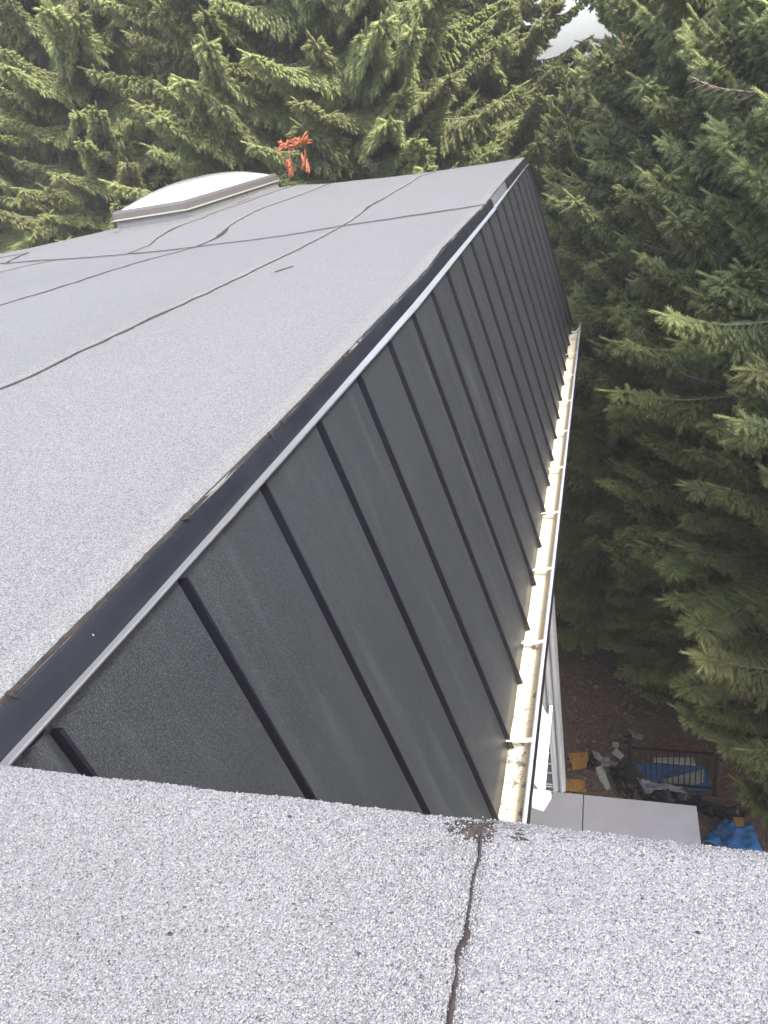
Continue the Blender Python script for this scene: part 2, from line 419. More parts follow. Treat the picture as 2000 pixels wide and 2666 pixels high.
# crumpled fold beside the first seam
V, F = [], []
for j in range(13):
    s = -.02+.55*j/12; hgt = .018*(1-j/12)
    for i in range(7): V.append(mp(-.075+.065*i/6, s, .0015+hgt*math.sin(math.pi*i/6)+.003*noise.noise(Vector((i, j, 2)))))
for j in range(12):
    for i in range(6): q = j*7+i; F.append((q, q+7, q+8, q+1))
part('crumpled_fold', V, F, M['panel'], mans, True)
# hip end and blue film
V = [mp(9.90, -.02, 0), mp(9.90, SL, 0), mp(9.86, SL, -.5), mp(9.86, -.02, -.5)]
part('end_cladding', [(V[0]), (V[1]), (V[1][0]-.47, 10.0, V[1][2]), (V[0][0]-.10, 10.0, V[0][2])], [(0, 1, 2, 3)], M['rib'], mans)
v, f = boxv((0, 0, 0), (.001, .05, .09))
part('film_scrap', [mp(9.905, .02, .036), mp(9.925, .03, .03), mp(9.94, .17, .03), mp(9.91, .15, .04)], [(0, 1, 2, 3)], M['bluefilm'], mans)
# end flashing
part('end_flashing', *extrude_profile([(0, 0)], [0]) if False else ([mp(9.885, -.03, .036), mp(9.925, -.03, .036), mp(9.925, SL, .036), mp(9.885, SL, .036), mp(9.885, -.03, -.002), mp(9.885, SL, -.002)], [(0, 1, 2, 3), (0, 3, 5, 4)]), M['rib'], mans)

# fascia flashing pieces and bright drip edge
ZU = [(-.3, .050), (-.1, .047), (.19, .038), (.39, .035), (1.43, .022), (3.0, .012), (5.8, .022), (9.7, .062), (10, .064)]
ZL = [(-.3, .058), (-.124, .054), (.34, .042), (.737, .034), (1.40, .021), (3.06, -.008), (6.38, .014), (9.41, .070), (10, .072)]
def fprof(dx, top=0):
    def f(y):
        zt = lin(y, EDGE)-.003+top; zu = lin(y, ZU)
        w = .003*noise.noise(Vector((dx*50, y*2.2, 0)))
        return [(-.06+dx, zt-.012), (-.019+dx, zt-.006), (-.016+dx, zt-.012), (-.004+dx+w, (zt+zu)/2), (.004+dx, zu)]
    return f
for (a, b, dx, m) in ((-.3, 1.98, 0, 'fascia'), (1.93, 4.05, .0025, 'fascia'), (4.0, 6.45, 0, 'fascia'), (6.3, 7.62, -.004, 'galv'), (7.55, 9.88, -.001, 'fascia')):
    ys = np.linspace(a, b, int((b-a)/.06)+2)
    part('fascia_flashing', *extrude_profile(fprof(dx), ys), M[m], house, True, **({'label': 'bare shiny piece of fascia flashing'} if m == 'galv' else {}))
def lprof(dx, dz):
    def f(y):
        zu, zl = lin(y, ZU), lin(y, ZL); w = .0022*noise.noise(Vector((1, y*3.1, dx*99)))+.001*noise.noise(Vector((1, y*11, 4)))
        return [(.0035+dx, zu+dz), (.029+dx+w, zl+.001+dz+w), (.030+dx+w, zl-.003+dz), (.027+dx+w, zl-.009+dz), (.024+dx, zl-.008+dz), (.004+dx, zu-.013+dz)]
    return f
for (a, b, dx, dz) in ((-.3, 1.97, 0, 0), (1.86, 4.2, .002, .002), (4.15, 6.42, 0, 0), (6.45, 9.88, -.007, .002)):
    ys = np.linspace(a, b, int((b-a)/.04)+2)
    part('drip_edge', *extrude_profile(lprof(dx, dz), ys, closed=True), M['alu'], house, False)
# bitumen drips over the fascia
for (y, ln, w) in ((1.17, .030, .012), (1.27, .012, .010), (1.95, .024, .016), (2.0, .014, .012), (2.15, .018, .009), (.62, .009, .035), (-.03, .014, .010)):
    V, F = [], []
    for j in range(6):
        t = j/5; ww = w*(1-t)**1.6+.003; zt = lin(y, EDGE)
        for i in range(3): V.append((-.0125+.008*t+.003*(i == 1), y+(i-1)*ww*.5+.004*t*t, zt+.003-ln*t))
    for j in range(5):
        for i in range(2): q = j*3+i; F.append((q, q+1, q+4, q+3))
    V += [(-.024, y-w*.5, lin(y, EDGE)+.0035), (-.025, y+w*.5, lin(y, EDGE)+.0035)]; n0 = len(V)-2
    F += [(n0, n0+1, 2, 1), (n0, 1, 0)]
    part('bitumen_drip', V, F, M['rust'], house, True)
# frayed felt lip along the fascia
V, F = [], []
ys = np.arange(-.16, 9.84, .012)
for i, y in enumerate(ys):
    n1 = noise.noise(Vector((0, y*9, 4))); n2 = noise.noise(Vector((0, y*42, 8)))
    out = -.0175+.004*n1+.003*n2; z = lin(y, EDGE)
    V += [(-.0235+.003*n2, y, zroof(-.022, y)+.0022), (-.0185+.0015*n1, y, z+.0028), (-.0172+.001*n2, y, z-.005+.004*n1)]
for i in range(len(ys)-1):
    for k in range(2): q = i*3+k; F.append((q, q+1, q+4, q+3))
part('frayed_felt_edge', V, F, simple('frayed_felt', (.016, .0135, .012), .9, 0, .55, 40, .002), flat, True)

# gutter
gut = obj('gutter', None, house)
GX0, GX1, GZ = .425, .598, -2.06
prof = [(GX0, GZ+.03), (GX0, GZ-.045), (GX0+.012, GZ-.062), (GX0+.05, GZ-.072), (GX1-.055, GZ-.072), (GX1-.022, GZ-.060), (GX1-.010, GZ-.04), (GX1-.004, GZ-.002)]
inner = prof; outer = [(x+(.003 if x > .5 else -.003), z-.003) for x, z in prof[::-1]]
ys = np.linspace(-1.0, 9.62, 120)
part('gutter_trough', *extrude_profile(inner+outer, ys, closed=True), M['gutter'], gut, True)
ring = [(GX1+.002+.0125*math.cos(a), GZ+.0+.0125*math.sin(a)) for a in np.linspace(0, 2*math.pi, 13)[:-1]]
part('gutter_rim', *extrude_profile(ring, np.linspace(-1, 9.78, 60), closed=True), M['rimwhite'], gut, True)
part('gutter_face', *extrude_profile([(GX1+.0155, GZ-.012), (GX1+.0185, GZ-.012), (GX1+.019, GZ-.075), (GX1-.02, GZ-.09), (GX1-.02, GZ-.086), (GX1+.0155, GZ-.073)], [-1, 9.7], closed=True), M['fascia'], gut)
# open curled end
V, F = [], []
for j in range(5):
    y = 9.62+.05*j
    for k, (x, z) in enumerate(prof):
        t = (k/7); V.append((x, y, z if k > 5 else z)) if (k > 4) else V.append((x, 9.62+.012*j, z))
for j in range(4):
    for k in range(7): q = j*8+k; F.append((q, q+1, q+9, q+8))
part('gutter_end', V, F, M['white'], gut, True)
gy = 2.0; 
while gy < 9.6:
    V = []
    for dy in (-.014, .014):
        for (x, z) in ((GX0+.02, GZ-.004), (GX1-.03, GZ+.003), (GX1-.006, GZ+.010), (GX1+.004, GZ+.0135), (GX1+.004, GZ+.011), (GX1-.03, GZ-.001), (GX0+.02, GZ-.008)): V.append((x, gy+dy, z))
    F = [tuple(range(7)), tuple(range(13, 6, -1))]+[(k, k+7, (k+1) % 7+7, (k+1) % 7) for k in range(7)]
    br = part('gutter_bracket', V, F, M['cream'], gut)
    box('bracket_screw', (GX0+.035, gy-.006, GZ-.006), (GX0+.05, gy+.006, GZ+.002), M['galv'], None).parent = br
    gy += .805
# soffit, lower walls, partition wall with window
box('soffit', (-.9, -.5, -2.20), (.43, 9.85, -2.13), M['render'], house)
box('lower_wall', (-11.5, 0.2, -9.45), (-.62, 9.7, -2.2), M['render'], house)
# corrugated partition
pw = obj('partition_wall', None, house)
V, F = [], []; xs = np.arange(-.75, .598, .0125)
for z in (-4.35, -2.20):
    for i, x in enumerate(xs): V.append((x, 3.6+(.006 if (i//2) % 2 else -.006), z))
n = len(xs)
for i in range(n-1): F.append((i, i+1, n+i+1, n+i))
part('corrugated_sheet', V, F, M['siding'], pw)
box('partition_core', (-.75, 3.607, -4.35), (.590, 3.70, -2.2), M['siding'], pw)
win = obj('window', None, pw)
box('window_pane', (.418, 3.580, -4.33), (.492, 3.592, -3.72), M['glass'], win)
for z in (-4.33, -4.27, -4.24, -4.10, -3.99, -3.86, -3.72): box('glazing_bar', (.416, 3.574, z-.006), (.494, 3.581, z+.006), M['siding'], win)
box('window_frame', (.492, 3.570, -4.34), (.503, 3.594, -3.70), M['siding'], win)
# white rail with taped end and hanging film
rl = obj('white_rail', None, house)
v, f = boxv((.512, 2.72, -3.365), (.534, 3.59, -3.345)); part('rail_bar', v, f, M['white'], rl)
V = [(.448, 2.775, -3.35), (.566, 2.765, -3.35), (.575, 2.755, -3.36), (.53, 2.628, -3.345), (.452, 2.648, -3.345)]
V += [(x, y, z-.05) for x, y, z in V]
part('rail_end_block', V, [(0, 1, 2, 3, 4), (9, 8, 7, 6, 5)]+[(k, k+5, (k+1) % 5+5, (k+1) % 5) for k in range(5)], M['white'], rl)
V, F = [], []
for j in range(16):
    for i in range(9):
        t = i/8; s = j/15
        V.append((.40+.115*t+.008*noise.noise(Vector((i*.7, j*.5, 1))), 2.72+.75*s, -3.02-.33*t+.035*noise.noise(Vector((i*.5, j*.6, 5)))))
for j in range(15):
    for i in range(8): q = j*9+i; F.append((q, q+1, q+10, q+9))
part('plastic_film', V, F, M['film'], rl, True)
# lower grey canopy
can = obj('lower_canopy', None, house)
box('canopy_slab', (-.6, 1.2, -4.47), (.735, 3.6, -4.35), M['canopy'], can, .006)
box('canopy_slab', (.741, 1.2, -4.47), (1.625, 3.6, -4.352), M['canopy'], can, .006)
box('canopy_wall', (-.6, 1.35, -9.45), (1.5, 3.45, -4.47), M['render'], can)
v, f = boxv((.50, 3.05, -4.347), (.52, 3.22, -4.335)); part('white_sliver', v, f, M['white'], can)

# skylight
sk = obj('skylight', None, house)
SX0, SX1, SY0, SY1 = -4.69, -3.70, 7.49, 10.28
nb = 24; V, F = [], []
per = [(SX1, SY0+(SY1-SY0)*t) for t in np.linspace(0, 1, nb)] + [(SX1+(SX0-SX1)*t, SY1) for t in np.linspace(0, 1, 10)][1:] + [(SX0, SY1+(SY0-SY1)*t) for t in np.linspace(0, 1, nb)][1:] + [(SX0+(SX1-SX0)*t, SY0) for t in np.linspace(0, 1, 12)][1:-1]
cx, cy = (SX0+SX1)/2, (SY0+SY1)/2
for (x, y) in per:
    ox, oy = (x-cx)*.035, (y-cy)*.012; V += [(x+ox*1.2, y+oy*1.2, zroof(x, y)-.01), (x+ox*.2, y+oy*.2, zroof(x, y)+.03), (x, y, .345)]
n = len(per)
for i in range(n):
    for k in range(2): a = 3*i+k; b = 3*((i+1) % n)+k; F.append((a, b, b+1, a+1))
part('upstand', V, F, M['felt'], sk, False)
def ringbox(name, o, ow, z0, z1, mat, inn):
    """rectangular ring of four mitred bars as one frame"""
    def rect(d, z): return [(SX0-d, SY0-d, z), (SX1+d, SY0-d, z), (SX1+d, SY1+d, z), (SX0-d, SY1+d, z)]
    V = rect(ow, z0)+rect(ow+o, z1)+rect(-inn, z1+.0)+rect(-inn, z0)
    F = []
    for r in range(4):
        for k in range(4): F.append((r*4+k, r*4+(k+1) % 4, ((r+1) % 4)*4+(k+1) % 4, ((r+1) % 4)*4+k))
    return part(name, V, F, mat, sk)
ringbox('frame', 0, .016, .345, .412, M['frame'], .03)
ringbox('frame_trim', .0, .026, .332, .347, M['framedge'], .02)
ringbox('glazing_clamp', -.012, .010, .412, .440, M['frame'], .05)
V, F = [], []; nx, ny = 26, 48
for j in range(ny+1):
    for i in range(nx+1):
        u, v = i/nx, j/ny; x = SX0+.03+(SX1-SX0-.06)*u; y = SY0+.03+(SY1-SY0-.06)*v
        b = (1-abs(2*u-1)**2.4)*(1-abs(2*v-1)**2.4)
        V.append((x, y, .432+.185*b**.62))
for j in range(ny):
    for i in range(nx): q = j*(nx+1)+i; F.append((q, q+1, q+nx+2, q+nx+1))
part('dome', V, F, M['dome'], sk, True)
box('light_well', (SX0+.05, SY0+.05, .30), (SX1-.05, SY1-.05, .31), M['white'], sk)
# patched flashing piece on the upstand
ribbon([(-3.665, 8.72), (-3.655, 8.95), (-3.66, 9.15)], .012, sk, lambda x, y: zroof(x, y)+.004, name='patch_seam', seed=12)
for yy in (8.72, 9.16):
    box('patch_seam', (-3.699, yy-.004, .28), (-3.694, yy+.004, .345), M['bitumen'], sk)

# ------------------------------------------------------------------ foreground roof wing
KX = .9207
CRK = [(.8435, -.1347), (.8462, -.1704), (.8428, -.2049), (.8442, -.2367), (.8444, -.2671), (.8489, -.2809), (.84, -.3021), (.8428, -.3339), (.8439, -.3789), (.843, -.45)]
CRK = [(CAM.x+(x-CAM.x)*KX, CAM.y+(y-CAM.y)*KX) for x, y in CRK]
def yedge(x): return -.160+.0035*noise.noise(Vector((x*6, 0, 0)))+.0015*noise.noise(Vector((x*40, 0, 2)))+.008*math.exp(-((x-.45)/.5)**2)*0
def zfg(x, y):
    d = yedge(x)-y
    z = .100+.0015*noise.noise(Vector((x*7, y*7, 5)))+.0008*noise.noise(Vector((x*40, y*40, 6)))
    if d < .03: z -= .010*(1-max(0, d)/.03)**2
    xc = lin(-y, [(-b, a) for a, b in CRK])
    z += .003*(1 if x > xc else 0)*max(0, 1-abs(x-xc)/.2) - .004*math.exp(-((x-xc)/.004)**2)
    return z
wing = obj('wing_roof', None, house)
def fgsheet(xa, xb, nx, lift=0):
    V, F = [], []; ny = 70
    for j in range(ny+1):
        for i in range(nx+1):
            u = i/nx; v = (j/ny)**1.8
            yy = 0
            x = None; y = -.16 - v*2.2
            x = (xa(y))*(1-u)+xb(y)*u; y = yedge(x)-v*2.2
            V.append((x, y, zfg(x, y)+lift))
    n = nx+1
    for j in range(ny):
        for i in range(nx): F.append((j*n+i, (j+1)*n+i, (j+1)*n+i+1, j*n+i+1))
    o = len(V)
    for i in range(nx+1): V.append((V[i][0], V[i][1]+.002, V[i][2]-.014))
    for i in range(nx): F.append((i, i+1, o+i+1, o+i))
    part('felt_sheet', V, F, M['felt'], wing, True)
xc = lambda y: lin(-y, [(-b, a) for a, b in CRK])
fgsheet(lambda y: -.06, lambda y: xc(y)-.0015, 90); fgsheet(lambda y: xc(y)+.0015, lambda y: 3.0, 140, .001)
ribbon([(x, y) for x, y in CRK], .0031, wing, lambda x, y: .0975, name='open_lap', h=.0016, step=.004, seed=21, wmin=.6,
       blobs=tuple((CAM.x+(x-CAM.x)*KX, CAM.y+(y-CAM.y)*KX, r, w) for x, y, r, w in ((.8475, -.283, .020, .013), (.843, -.300, .02, .007), (.842, -.365, .04, .007), (.8445, -.15, .03, .004))),
       mat=simple('exposed_bitumen', (.022, .015, .014), .7, 0, .5, 120, .001))
WP = []
for k in range(60):
    a = 2*math.pi*k/60; rr = 1+.22*noise.noise(Vector((math.cos(a)*3, math.sin(a)*3, 1)))+.12*noise.noise(Vector((math.cos(a)*11, math.sin(a)*11, 1)))
    WP.append((.872+.060*rr*math.cos(a), min(-.1655, -.180+.021*rr*math.sin(a))))
WP = [(x, min(y, yedge(x)-.004)) for x, y in WP]; cxy = (.872, -.183)
V = [(cxy[0], cxy[1], zfg(*cxy)+.0009)]+[(cxy[0]+(x-cxy[0])*.5, cxy[1]+(y-cxy[1])*.5, zfg(cxy[0]+(x-cxy[0])*.5, cxy[1]+(y-cxy[1])*.5)+.0009) for x, y in WP]+[(x, y, zfg(x, y)+.0008) for x, y in WP]
F = [(0, 1+k, 1+(k+1) % 60) for k in range(60)]+[(1+k, 61+k, 61+(k+1) % 60, 1+(k+1) % 60) for k in range(60)]
part('worn_patch', V, F, simple('worn_brown_felt', (.032, .026, .024), .85, 0, .7, 90, .002), wing, True, label='brown worn patch where granules are missing at the roof edge')
box('wing_felt_back', (-12, -3.2, .05), (-.06, -.165, .115), M['felt'], wing)
# wing body and its hidden cladding
V = [(-12, -.175, .085), (3, -.175, .085), (3, -3, .085), (-12, -3, .085), (-12, -.175, -.05), (3, -.175, -.05), (3, -3, -.05), (-12, -3, -.05), (.5, .29, -2.1), (3, .29, -2.1)]
part('wing_body', V[:8], [(0, 3, 2, 1), (4, 5, 6, 7), (0, 1, 5, 4), (1, 2, 6, 5)], M['fascia'], wing)
part('wing_cladding', [(.0, -.17, -.04), (3, -.17, -.04), (3, .29, -2.1), (.47, .29, -2.1)], [(0, 3, 2, 1)], M['panel'], wing)
# granules: real little stones
def granules():
    N = 225000
    x = rng.uniform(-.06, 1.36, N); y0 = rng.uniform(0, 1, N)
    ye = np.array([yedge(a) for a in np.linspace(.2, 1.5, 500)]); yed = np.interp(x, np.linspace(.2, 1.5, 500), ye)
    y = yed + .001 - y0*(.42+.0*x)
    cy_ = np.array([-b for a, b in CRK]); cx_ = np.array([a for a, b in CRK])
    xcv = np.interp(-y, cy_, cx_); d = np.abs(x-xcv)
    gap = np.full(N, .0021)
    for (bx, by, r, w) in ((.8475, -.283, .022, .007), (.843, -.300, .02, .004), (.842, -.365, .04, .0038), (.8445, -.15, .03, .0025)):
        bx, by = CAM.x+(bx-CAM.x)*KX, CAM.y+(by-CAM.y)*KX
        gap += w*np.clip(1-np.abs(y-by)/r, 0, 1)
    keep = (d > gap) | (rng.uniform(0, 1, N) < .38)
    def dmg(px, py, rx, ry, p):
        nonlocal keep
        k = ((x-px)/rx)**2+((y-py)/ry)**2 < 1+.8*np.sin(x*400+py*99)*np.cos(y*370)
        keep &= ~(k & (rng.uniform(0, 1, N) < p))
    dmg(.872, -.180, .058, .020, .80); dmg(.875, -.170, .050, .010, .6); dmg(.815, -.212, .024, .011, .85); dmg(.850, -.195, .014, .022, .7)
    dmg(.80, -.165, .03, .006, .5); dmg(.955, -.158, .05, .004, .6); dmg(1.03, -.165, .03, .005, .4)
    for _ in range(70): dmg(rng.uniform(.3, 1.3), rng.uniform(-.5, -.17), rng.uniform(.002, .006), rng.uniform(.0015, .003), .8)
    for _ in range(16): dmg(rng.uniform(1.0, 1.3), rng.uniform(-.35, -.2), rng.uniform(.008, .02), rng.uniform(.004, .009), .35)
    x, y = x[keep], y[keep]; n = len(x)
    z = np.array([zfg(a, b) for a, b in zip(x, y)])
    z = np.where((d < gap)[keep], np.maximum(z, .0990), z)
    s = np.clip(rng.lognormal(math.log(.00104), .30, n), .0006, .0026)
    a = rng.uniform(0, 6.28, n); el = rng.uniform(.65, 1.35, n)
    V = np.zeros((n, 5, 3))
    for k in range(4):
        t = a+k*math.pi/2+rng.uniform(-.35, .35, n); rr = s*rng.uniform(.75, 1.25, n)
        V[:, k, 0] = x+np.cos(t)*rr*el; V[:, k, 1] = y+np.sin(t)*rr/el; V[:, k, 2] = z+.0008+s*rng.uniform(-.1, .25, n)
    V[:, 4, 0] = x+rng.normal(0, .35, n)*s; V[:, 4, 1] = y+rng.normal(0, .35, n)*s; V[:, 4, 2] = z+.001+s*rng.uniform(.35, .75, n)
    base = np.arange(n)[:, None, None]*5
    F = (base+np.array([[0, 1, 4], [1, 2, 4], [2, 3, 4], [3, 0, 4]])[None]).reshape(-1, 3)
    me = mesh('granules', V.reshape(-1, 3), F, M['granule'])
    g = rng.beta(5.0, 5.0, n)*.225+.076; g[rng.uniform(0, 1, n) < .07] *= .3
    dirt = np.array([noise.noise(Vector((a*2.5, b*4, 0))) for a, b in zip(x, y)]); g *= 1-.10*np.clip(dirt, 0, 1)
    c = np.ones((n, 5, 4)); tint = rng.normal(0, .012, n)
    c[:, :, 0] = (g*(.955+tint))[:, None]; c[:, :, 1] = (g*.975)[:, None]; c[:, :, 2] = (g*(1.03-tint))[:, None]
    at = me.color_attributes.new('gc', 'FLOAT_COLOR', 'POINT'); at.data.foreach_set('color', c.astype(np.float32).ravel())
    obj('granules', me, wing, kind='stuff')
granules()
V, F = [], []
for k in range(34):
    x, y = rng.uniform(.35, 1.3), rng.uniform(-.5, -.18); rr = rng.uniform(.0007, .0018)*(1.8 if k < 3 else 1); o = len(V)
    V.append((x, y, zfg(x, y)+.0032))
    for j in range(7): a = j*.8976; q = rr*rng.uniform(.5, 1.3); V.append((x+1.6*q*math.cos(a), y+q*math.sin(a), zfg(x, y)+.0016))
    for j in range(7): F.append((o, o+1+j, o+1+(j+1) % 7))
part('dark_specks', V, F, M['bitumen'], wing, False, kind='stuff')

# ------------------------------------------------------------------ ground
G = -9.5
V, F = [], []; n = 90
gx = np.concatenate([np.linspace(-300, -22, 12), np.linspace(-20, 22, n), np.linspace(25, 300, 12)])
gy_ = np.concatenate([np.linspace(-60, -6, 6), np.linspace(-4, 45, n), np.linspace(50, 500, 12)])
for y in gy_:
    for x in gx: V.append((x, y, G+.12*noise.noise(Vector((x*.35, y*.35, 0)))+.035*noise.noise(Vector((x*2.2, y*2.2, 3)))-.06))
nx = len(gx)
for j in range(len(gy_)-1):
    for i in range(nx-1): q = j*nx+i; F.append((q, q+1, q+nx+1, q+nx))
part('ground', V, F, M['ground'], None, True, kind='structure')

# litter stuff: small stones, twigs
N = 2600
px = rng.uniform(-.5, 4.5, N); py = rng.uniform(7, 14.5, N); s = rng.lognormal(math.log(.018), .55, N)
V = np.zeros((N, 6, 3)); dirs = np.array([(1, 0, 0), (0, 1, 0), (-1, 0, 0), (0, -1, 0), (0, 0, .7), (0, 0, -.7)])
for k in range(6): V[:, k] = np.stack([px, py, np.full(N, G+.005)], 1)+(dirs[k]*rng.uniform(.5, 1.3, (N, 3)))*s[:, None]+rng.normal(0, .15, (N, 3))*s[:, None]
T = np.array([[0, 1, 4], [1, 2, 4], [2, 3, 4], [3, 0, 4], [1, 0, 5], [2, 1, 5], [3, 2, 5], [0, 3, 5]])
N2 = 150; V2 = []
px = rng.uniform(.1, 1.4, N2); py = rng.uniform(8.0, 11.0, N2); s2 = rng.lognormal(math.log(.045), .4, N2)
V_ = np.zeros((N2, 6, 3))
for k in range(6): V_[:, k] = np.stack([px, py, np.full(N2, G+.01)], 1)+(dirs[k]*rng.uniform(.4, 1.4, (N2, 3)))*s2[:, None]+rng.normal(0, .2, (N2, 3))*s2[:, None]
V = np.concatenate([V, V_]); N += N2
part('rubble', V.reshape(-1, 3), (np.arange(N)[:, None, None]*6+T[None]).reshape(-1, 3), M['stone'], None, False, kind='stuff')

# ------------------------------------------------------------------ debris on the ground
def slab(name, pts, h, mat, label, cat, z=G, wav=.0, bev=0, group=None, seed=0, tilt=0):
    """polygonal board or sheet lying on the ground"""
    c = np.mean(np.array(pts), 0); P = [(x-c[0], y-c[1]) for x, y in pts]; n = len(P)
    ar = sum(P[i][0]*P[(i+1) % n][1]-P[(i+1) % n][0]*P[i][1] for i in range(n))
    if ar < 0: P = P[::-1]
    V = [(x, y, 0+tilt*x) for x, y in P]+[(x, y, h+tilt*x) for x, y in P]
    F = [tuple(range(n))[::-1], tuple(range(n, 2*n))]+[(k, (k+1) % n, (k+1) % n+n, k+n) for k in range(n)]
    me = mesh(name, V, F, mat)
    if wav:
        bm = bmesh.new(); bm.from_mesh(me); bmesh.ops.triangulate(bm, faces=[f for f in bm.faces if len(f.verts) > 4])
        for _ in range(4): bmesh.ops.subdivide_edges(bm, edges=bm.edges[:], cuts=1, use_grid_fill=True)
        for v in bm.verts:
            q = Vector((v.co.x*4, v.co.y*4, seed)); a = noise.noise(q)+.5*noise.noise(q*2.7)+.25*noise.noise(q*6.1)
            v.co.z = v.co.z*1.0+max(-.002, wav*(abs(a)*1.6)) ; v.co.x += .25*wav*noise.noise(q*2+Vector((9, 0, 0))); v.co.y += .25*wav*noise.noise(q*2+Vector((0, 9, 0)))
        bm.to_mesh(me); bm.free()
        if wav > .05: me.polygons.foreach_set('use_smooth', [True]*len(me.polygons))
    if bev: bevel(me, bev)
    o = obj(name, me, None, label=label, category=cat); o.location = (c[0], c[1], z)
    if group: o['group'] = group
    return o
slab('strand_board', [(.18, 8.72), (.5, 8.78), (.53, 8.47), (.26, 8.37)], .04, M['osb'], 'ragged orange board offcut lying beside the black-edged grey sheet', 'board', wav=.02, seed=1)
slab('strand_board', [(.12, 8.16), (.47, 8.16), (.5, 7.93), (.13, 7.92)], .03, M['osb'], 'square orange board lying right behind the grey canopy edge', 'board', wav=.008, seed=2)
slab('strand_board', [(2.7, 7.61), (2.84, 7.62), (2.84, 7.49), (2.73, 7.46)], .02, M['osb'], 'small orange board scrap lying on the blue tarpaulin by the roof edge', 'board', z=G+.14)
slab('foam_slab', [(.65, 8.42), (.76, 8.48), (.89, 8.06), (.83, 8.01), (.71, 8.2)], .06, M['pale'], 'long pale broken slab lying against the black plastic heap', 'slab', wav=.02, seed=3)
slab('foam_slab', [(.99, 8.85), (1.12, 8.71), (1.06, 8.62), (.92, 8.74)], .04, M['pale'], 'pale square slab lying on the grey plastic sheet', 'slab', z=G+.09, bev=.004)
slab('foam_slab', [(.93, 9.07), (1.04, 9.06), (1.03, 8.97), (.93, 8.97)], .05, M['pale'], 'small pale block left of the gate post', 'slab', bev=.006)
slab('metal_plate', [(1.22, 9.44), (1.46, 9.28), (1.43, 9.18), (1.18, 9.31)], .02, M['grey_sheet'], 'tilted grey plate lying behind the gate post', 'plate', bev=.003, tilt=.15)
slab('plastic_sheet', [(.57, 8.85), (.96, 8.62), (1.18, 8.56), (.76, 8.50), (.66, 8.42)], .015, M['grey_sheet'], 'crumpled grey plastic sheet left of the black gate', 'plastic sheet', wav=.06, seed=4)
slab('plastic_sheet', [(.56, 8.84), (.68, 8.5), (.62, 8.36), (.50, 8.42)], .03, M['black'], 'black folded flap at the left end of the grey sheet', 'plastic sheet', z=G+.02, wav=.06, seed=5)
slab('plastic_heap', [(.89, 8.42), (1.06, 8.53), (1.28, 8.49), (1.4, 8.31), (1.19, 7.85), (1.0, 7.85)], .05, M['black'], 'round heap of shiny black plastic at the foot of the gate post', 'plastic heap', wav=.15, seed=6)
slab('plastic_heap', [(1.30, 8.10), (1.71, 8.10), (2.34, 7.98), (2.95, 7.78), (2.75, 7.62), (2.19, 7.68), (1.4, 7.8)], .03, M['black'], 'long black plastic heap trailing in front of the gate', 'plastic heap', wav=.11, seed=7)
slab('plastic_sheet', [(1.3, 8.2), (1.9, 8.1), (2.1, 7.98), (1.7, 8.02), (1.45, 7.9)], .012, M['grey_sheet'], 'pale grey sheet twisted over the black plastic below the gate', 'plastic sheet', z=G+.14, wav=.05, seed=8)
slab('blue_board', [(1.26, 8.61), (2.26, 8.74), (2.45, 8.6), (2.43, 8.19), (1.58, 8.15)], .02, M['blue'], 'blue board under pale planks seen through the black gate', 'board', wav=.03, seed=9)
slab('white_plank', [(1.6, 8.70), (2.23, 8.78), (2.27, 8.62), (1.6, 8.62)], .03, M['pale'], 'whitish plank on the far edge of the blue board', 'plank', z=G+.10, bev=.003)
slab('white_plank', [(1.72, 8.25), (2.38, 8.53), (2.34, 8.27), (1.93, 8.10)], .03, M['pale'], 'whitish wedge-shaped plank across the near part of the blue board', 'plank', z=G+.10, bev=.003, tilt=.02)
slab('blue_tarpaulin', [(2.2, 7.20), (2.66, 7.72), (2.98, 7.60), (3.05, 7.15)], .02, M['blue'], 'blue tarpaulin beside the foreground roof edge at the right', 'tarpaulin', wav=.06, seed=10)
slab('blue_plastic', [(1.16, 13.54), (1.39, 13.52), (1.54, 13.47), (1.32, 13.30)], .03, M['bright_blue'], 'small bright blue plastic scrap far under the spruces', 'plastic scrap', wav=.05, seed=11)
slab('orange_scrap', [(2.48, 13.25), (2.78, 13.21), (2.76, 12.89), (2.48, 12.9)], .05, M['osb'], 'orange scrap on the dark forest floor far right', 'scrap', wav=.04, seed=12)
slab('dark_sheet', [(1.8, 13.45), (2.15, 13.4), (2.71, 12.83), (2.42, 12.80)], .03, M['black'], 'dark crumpled sheet left of the far orange scrap', 'plastic sheet', wav=.08, seed=13)
# steel gate panel
gate = thing('metal_fence', 'black metal bar fence panel standing over the debris, with thick left post', 'fence', (1.2, 8.14, G))
for k in range(15):
    x = .075+k*.0845; box('bar', (x-.008, -.008, .10), (x+.008, .008, .94), M['steel'], gate)
for z in (.13, .90): box('rail', (.0, -.014, z), (1.27, .014, z+.03), M['steel'], gate)
box('post', (-.035, -.035, 0), (.035, .035, 1.18), M['steel'], gate); box('post', (1.255, -.03, 0), (1.315, .03, 1.0), M['steel'], gate)
for z in (1.0, 1.12): box('hinge', (-.09, -.02, z), (-.035, .02, z+.04), M['steel'], gate)
pst = thing('fence_post', 'thin dark post standing alone under the far spruces', 'post', (.8, 12.9, G))
box('post_shaft', (-.025, -.025, 0), (.025, .025, 2.2), M['steel'], pst); box('post_foot', (-.09, -.09, 0), (.09, .09, .03), M['steel'], pst)
box('cross_piece', (-.02, -.02, .72), (.38, .02, .76), M['steel'], pst)

